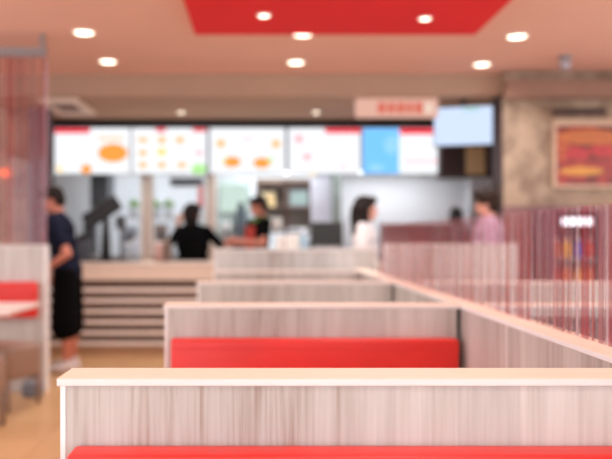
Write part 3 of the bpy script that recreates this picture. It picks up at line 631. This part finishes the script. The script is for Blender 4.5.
# ------------------------------------------------------------------ people
def skin(name, rgb): return mat(name, rgb, 0.55, 0.04, 12)
def remesh(name, bm, m, parent, vox=0.009, it=4):
    me = bpy.data.meshes.new(name); bm.to_mesh(me); bm.free()
    o = bpy.data.objects.new('tmp', me); COL.objects.link(o)
    r = o.modifiers.new('r', 'REMESH'); r.mode = 'VOXEL'; r.voxel_size = vox
    s = o.modifiers.new('s', 'SMOOTH'); s.factor = 0.5; s.iterations = it
    dg = bpy.context.evaluated_depsgraph_get(); ev = o.evaluated_get(dg)
    nm = bpy.data.meshes.new_from_object(ev); bpy.data.objects.remove(o); bpy.data.meshes.remove(me)
    nm.materials.clear(); nm.materials.append(m)
    nm.polygons.foreach_set('use_smooth', [True] * len(nm.polygons))
    nm.name = name
    o = bpy.data.objects.new(name, nm); COL.objects.link(o); o.parent = parent
    return o
def hand(bm, wrist, direc, normal, side, curl=0.5, s=1.0):
    d = Vector(direc).normalized(); n = Vector(normal); n = (n - d * n.dot(d)).normalized(); a = d.cross(n).normalized() * side
    M = 0.09 * s
    for k in (-1.0, -0.33, 0.33, 1.0):
        rcone(bm, Vector(wrist) + a * k * 0.012 * s, Vector(wrist) + d * M + a * k * 0.03 * s, 0.016 * s, 0.012 * s)
    for k, l in ((-1.0, 0.065), (-0.33, 0.078), (0.33, 0.085), (1.0, 0.074)):
        p = Vector(wrist) + d * M + a * k * 0.031 * s
        d1 = (d * math.cos(curl * .6) + n * math.sin(curl * .6)); d2 = (d * math.cos(curl * 1.6) + n * math.sin(curl * 1.6))
        q = p + d1 * l * 0.55 * s; e = q + d2 * l * 0.5 * s
        rcone(bm, p, q, 0.0098 * s, 0.0092 * s); rcone(bm, q, e, 0.0092 * s, 0.0078 * s)
    p = Vector(wrist) + d * 0.03 * s + a * 0.026 * s; q = p + (d * .6 + a * .7 + n * .3).normalized() * 0.045 * s; e = q + (d * .85 + a * .25 + n * .4).normalized() * 0.035 * s
    rcone(bm, p, q, 0.0135 * s, 0.0108 * s); rcone(bm, q, e, 0.0108 * s, 0.0088 * s)

def person(label, loc, rz, height, skn, hairm, hair, head_yaw=0, head_pitch=0, arms=None, shirt=None, sleeve=0.6, lower=None, lower_z=0.1, shoes=None, female=False, extra=None, lean=0.0, bulk=0.0, mop=1.05):
    s = height / 1.74
    t = thing('person', label, 'person', loc, rz)
    sh = 0.17 if female else 0.19
    def V(x, y, z): return Vector((x * s, y * s, z * s))
    def LV(x, y, z): return V(x + lean * max(0, z - 0.95), y, z)
    arms = arms or {}
    A = {}
    for sd, nm in ((1, 'L'), (-1, 'R')):
        e, w, n = arms.get(nm, ((-0.02, 0.24, 1.13), (0.05, 0.25, 0.89), (0, -1, 0)))
        A[nm] = (LV(0, sd * sh, 1.42), V(e[0], sd * e[1], e[2]), V(w[0], sd * w[1], w[2]), Vector((n[0], sd * n[1], n[2])), sd)
    bm = bmesh.new()
    # torso
    tw = 0.9 if female else 1.0
    def torso(b, g=0.0, lo=0.9):
        for (x, z, rx, ry, rz_) in ((0.0, 0.96, .105, .155, .11), (0.0, 1.08, .095, .135 * tw, .12), (0.0, 1.22, .105, .15 * tw, .12), (-0.005, 1.34, .105, .165 * tw, .11), (-0.01, 1.42, .075, .165 * tw, .055)):
            if z < lo: continue
            c = LV(x, 0, z); sph(b, c, ((rx + g) * s, (ry + g) * s, (rz_ + g * .5) * s), None, 20, 14)
    torso(bm)
    HC = LV(0.02, 0, 1.615)
    rcone(bm, LV(-0.02, 0, 1.43), LV(-0.01, 0, 1.56), 0.06 * s, 0.055 * s)
    for nm in 'LR':
        p, e, w, n, sd = A[nm]
        sph(bm, p, 0.055 * s); rcone(bm, p, e, 0.052 * s, 0.040 * s); rcone(bm, e, w, 0.042 * s, 0.028 * s)
        hand(bm, w, (w - e), n, sd, 0.6, s)
    for sd in (1, -1):
        hp, kn, an = V(0, sd * .09, .92), V(0.02, sd * .10, .50), V(-0.02, sd * .10, .085)
        rcone(bm, hp, kn, .088 * s, .056 * s); rcone(bm, kn, V(-0.02, sd * .1, .36), .056 * s, .058 * s); rcone(bm, V(-0.02, sd * .1, .36), an, .058 * s, .036 * s)
        rcone(bm, V(-0.05, sd * .10, .035), V(0.13, sd * .115, .03), .034 * s, .028 * s)
        sph(bm, an, .04 * s)
    # head
    HM = Matrix.Translation(HC) @ Matrix.Rotation(head_yaw, 4, 'Z') @ Matrix.Rotation(head_pitch, 4, 'Y') @ Matrix.Scale(s, 4)
    sph(bm, (-0.012, 0, 0.025), (.098, .076, .095), HM, 20, 14); sph(bm, (0.02, 0, -0.035), (.066, .06, .075), HM, 18, 12)
    sph(bm, (0.045, 0, -0.088), (.032, .032, .026), HM); cone(bm, (0.075, 0, 0.012), (0.098, 0, -0.03), .010, .017, HM); sph(bm, (0.094, 0, -0.03), (.016, .016, .012), HM)
    for sd in (1, -1):
        sph(bm, (-0.005, sd * .076, -0.005), (.02, .010, .032), HM); sph(bm, (0.064, sd * .033, 0.022), (.018, .026, .011), HM); sph(bm, (0.05, sd * .04, -0.03), (.025, .022, .025), HM)
    sph(bm, (0.078, 0, -0.058), (.013, .024, .006), HM); sph(bm, (0.076, 0, -0.068), (.013, .022, .007), HM)
    remesh('body', bm, skn, t, 0.0075, 3)
    for sd in (1, -1):
        b = bmesh.new(); sph(b, (0.072, sd * .031, 0.004), (.012, .013, .008), HM, 12, 8); obj('eye', b, mat('eye_dark', (40, 28, 24), 0.2, 0.1), t, True, True)
    # hair
    b = bmesh.new()
    sph(b, (-0.025, 0, 0.045), (.100, .086, .088), HM, 20, 14)
    sph(b, (-0.05, 0, 0.0), (.072, .082, .085), HM, 18, 12)
    sph(b, (0.045, 0, 0.088), (.05, .062, .034), HM, 16, 10)
    if hair == 'long':
        rr = random.Random(3)
        for k in range(40):
            a = rr.uniform(0.55 * PI, 1.45 * PI); zz = rr.uniform(-0.24, 0.03)
            sph(b, (-0.02 + .085 * math.cos(a), .09 * math.sin(a), zz), rr.uniform(.034, .054), HM, 10, 8)
        for sd in (1, -1):
            rcone(b, (0.0, sd * .078, 0.05), (-0.015, sd * .092, -0.2), .034, .028, HM)
    elif hair == 'tied':
        sph(b, (-0.12, 0, 0.03), .042, HM); sph(b, (-0.04, 0, -0.05), (.075, .085, .075), HM)
    b.transform(HM @ Matrix.Scale(1.10 if hair == 'long' else mop, 4) @ HM.inverted())
    remesh('hair', b, hairm, t, 0.008, 2)
    # clothes
    if shirt:
        b = bmesh.new(); torso(b, 0.016 + bulk)
        rcone(b, LV(-0.015, 0, 1.44), LV(-0.012, 0, 1.475), .075 * s, .068 * s)
        for nm in 'LR':
            p, e, w, n, sd = A[nm]
            q = p.lerp(e, min(1, sleeve / 1.0))
            sph(b, p, .068 * s); rcone(b, p, q, .066 * s, .056 * s)
            if sleeve > 1: rcone(b, e, e.lerp(w, 0.92), .054 * s, .042 * s)
        sph(b, LV(0, 0, 0.94), (.125 * s, .175 * s, .09 * s))
        so = remesh('shirt', b, shirt, t, 0.010, 4)
    if lower:
        b = bmesh.new()
        sph(b, V(0, 0, .95), (.122 * s, .172 * s, .10 * s))
        for sd in (1, -1):
            hp, kn, an = V(0, sd * .09, .92), V(0.02, sd * .10, .50), V(-0.02, sd * .10, .085)
            if lower_z > 0.3:
                rcone(b, hp, V(0.0, sd * .10, lower_z / s + 0.06), .115 * s, .128 * s)
            else:
                rcone(b, hp, kn, .105 * s, .078 * s); rcone(b, kn, V(-0.02, sd * .1, lower_z + .05), .078 * s, .064 * s)
        remesh('shorts' if lower_z > 0.3 else 'trousers', b, lower, t, 0.010, 4)
    for sd in (1, -1):
        if shoes:
            b = bmesh.new(); rcone(b, V(-0.055, sd * .10, .048), V(0.15, sd * .115, .04), .046 * s, .038 * s); sph(b, V(-0.025, sd * .1, .09), .048 * s)
            for v in b.verts: v.co.z = max(v.co.z, 0.0)
            bmesh.ops.remove_doubles(b, verts=b.verts, dist=1e-5)
            obj('shoe', b, shoes, t, True, True)
    if extra: extra(t, V, LV, HM, s)
    return t
NAVY = mat('navy_cloth', (26, 28, 44), 0.9, 0.1, spec=0.1); BLK = mat('black_cloth', (9, 9, 10), 0.95, 0.1, spec=0.08)
SK1 = skin('skin_warm', (204, 128, 104)); SK2 = skin('skin_light', (222, 160, 136)); SK3 = skin('skin_tan', (196, 132, 100))
HB = mat('hair_dark', (30, 20, 17), 0.7, 0.2, 40, spec=0.2); HB2 = mat('hair_brown', (46, 30, 22), 0.7, 0.2, 40, spec=0.2)
WSHOE = mat('white_shoe', (226, 214, 210), 0.5, 0.03); DSHOE = mat('dark_shoe', (40, 36, 36), 0.5, 0.05)
person('person standing at left in navy T-shirt, black shorts and white shoes, looking left', (-1.81, 7.45, 0), math.radians(178), 1.71, SK1, HB, 'short', head_yaw=math.radians(10), head_pitch=0.35, lean=0.19,
       arms={'L': ((-0.07, 0.25, 1.12), (0.08, 0.27, 1.01), (0, -1, 0.2)), 'R': ((0.03, 0.26, 1.13), (0.16, 0.24, 0.93), (0, -1, 0))}, shirt=NAVY, sleeve=0.7, lower=BLK, lower_z=0.36, bulk=0.018, shoes=WSHOE)
person('person with tied dark hair in black top behind the counter, arm raised', (-0.80, 9.25, 0), math.radians(70), 1.62, SK3, HB, 'tied', head_yaw=math.radians(-15),
       arms={'L': ((0.10, 0.34, 1.28), (0.16, 0.28, 1.50), (1, 0, 0)), 'R': ((0.10, 0.33, 1.24), (0.22, 0.22, 1.06), (0, -1, 0))}, shirt=BLK, sleeve=0.95, lower=BLK, lower_z=0.1, shoes=DSHOE, bulk=0.055, mop=1.2)
def apron(t, V, LV, HM, s):
    b = bmesh.new(); box(b, 0.122 * s, 0.134 * s, -0.13 * s, 0.13 * s, 0.55 * s, 1.38 * s, bev=0.004)
    obj('apron', b, mat('apron_red', (196, 60, 44), 0.7, 0.1), t, False, True)
    b = bmesh.new()
    for k in range(16):
        a = 2 * PI * k / 16; a2 = 2 * PI * (k + 1) / 16
        rcone(b, LV(-0.01 + .085 * math.cos(a), .08 * math.sin(a), 1.46 - .02 * math.cos(a)), LV(-0.01 + .085 * math.cos(a2), .08 * math.sin(a2), 1.46 - .02 * math.cos(a2)), .022 * s, .022 * s)
    obj('scarf', b, mat('scarf_green', (120, 150, 50), 0.7, 0.1), t, True, True)
person('person behind the counter in black top with red apron and green collar, facing left', (-0.03, 9.62, 0), math.radians(205), 1.74, SK1, HB, 'short', head_yaw=math.radians(-10), head_pitch=0.3,
       arms={'L': ((0.08, 0.27, 1.17), (0.32, 0.17, 1.20), (0, -1, 0)), 'R': ((0.08, 0.27, 1.17), (0.32, 0.15, 1.18), (0, -1, 0))}, shirt=BLK, sleeve=0.6, lower=BLK, lower_z=0.1, shoes=DSHOE, extra=apron)
person('person with long dark curly hair in white top standing before the counter', (0.955, 7.42, 0), math.radians(-15), 1.62, SK2, HB, 'long', head_yaw=math.radians(5),
       shirt=mat('white_top', (230, 222, 220), 0.8, 0.04), sleeve=0.6, lower=mat('denim', (64, 76, 100), 0.8, 0.08), lower_z=0.1, shoes=DSHOE, female=True)
CHECK = bpy.data.materials.new('checked_shirt'); CHECK.use_nodes = True
_nt = CHECK.node_tree; _c = _nt.nodes.new('ShaderNodeTexChecker'); _c.inputs['Scale'].default_value = 22
_c.inputs['Color1'].default_value = lin((176, 120, 138)); _c.inputs['Color2'].default_value = lin((206, 180, 204))
_tc = _nt.nodes.new('ShaderNodeTexCoord'); _nt.links.new(_tc.outputs['Object'], _c.inputs['Vector']); _nt.links.new(_c.outputs['Color'], _nt.nodes['Principled BSDF'].inputs['Base Color'])
_nt.nodes['Principled BSDF'].inputs['Roughness'].default_value = 0.8
person('person with short brown hair in pink checked shirt at right, facing left', (2.15, 7.62, 0), math.radians(165), 1.68, SK2, HB2, 'short', head_yaw=0.1, head_pitch=0.1,
       shirt=CHECK, bulk=0.03, mop=1.18, sleeve=1.2, lower=mat('jeans', (60, 66, 84), 0.8, 0.08), lower_z=0.1, shoes=DSHOE)

# ------------------------------------------------------------------ light, camera
W = bpy.data.worlds.new('daylight'); S.world = W; W.use_nodes = True
bg = W.node_tree.nodes['Background']; bg.inputs['Color'].default_value = (0.86, 0.96, 1.04, 1); bg.inputs['Strength'].default_value = 2.3
cam = bpy.data.cameras.new('camera'); co = bpy.data.objects.new('camera', cam); COL.objects.link(co)
co.location = (0, 0, H); co.rotation_euler = (PI / 2, 0, 0)
cam.sensor_width = 36; cam.lens = 36 * F / 612
cam.shift_x = (306 - VX) / 612; cam.shift_y = (VY - 229.5) / 612
cam.clip_start = 0.05; cam.clip_end = 100
cam.dof.use_dof = True; cam.dof.focus_distance = 1.74; cam.dof.aperture_fstop = 1.95; cam.dof.aperture_blades = 0
S.camera = co
S.view_settings.view_transform = 'Standard'; S.view_settings.look = 'None'; S.view_settings.gamma = 1; S.view_settings.use_curve_mapping = False
S.view_settings.exposure = 0.28
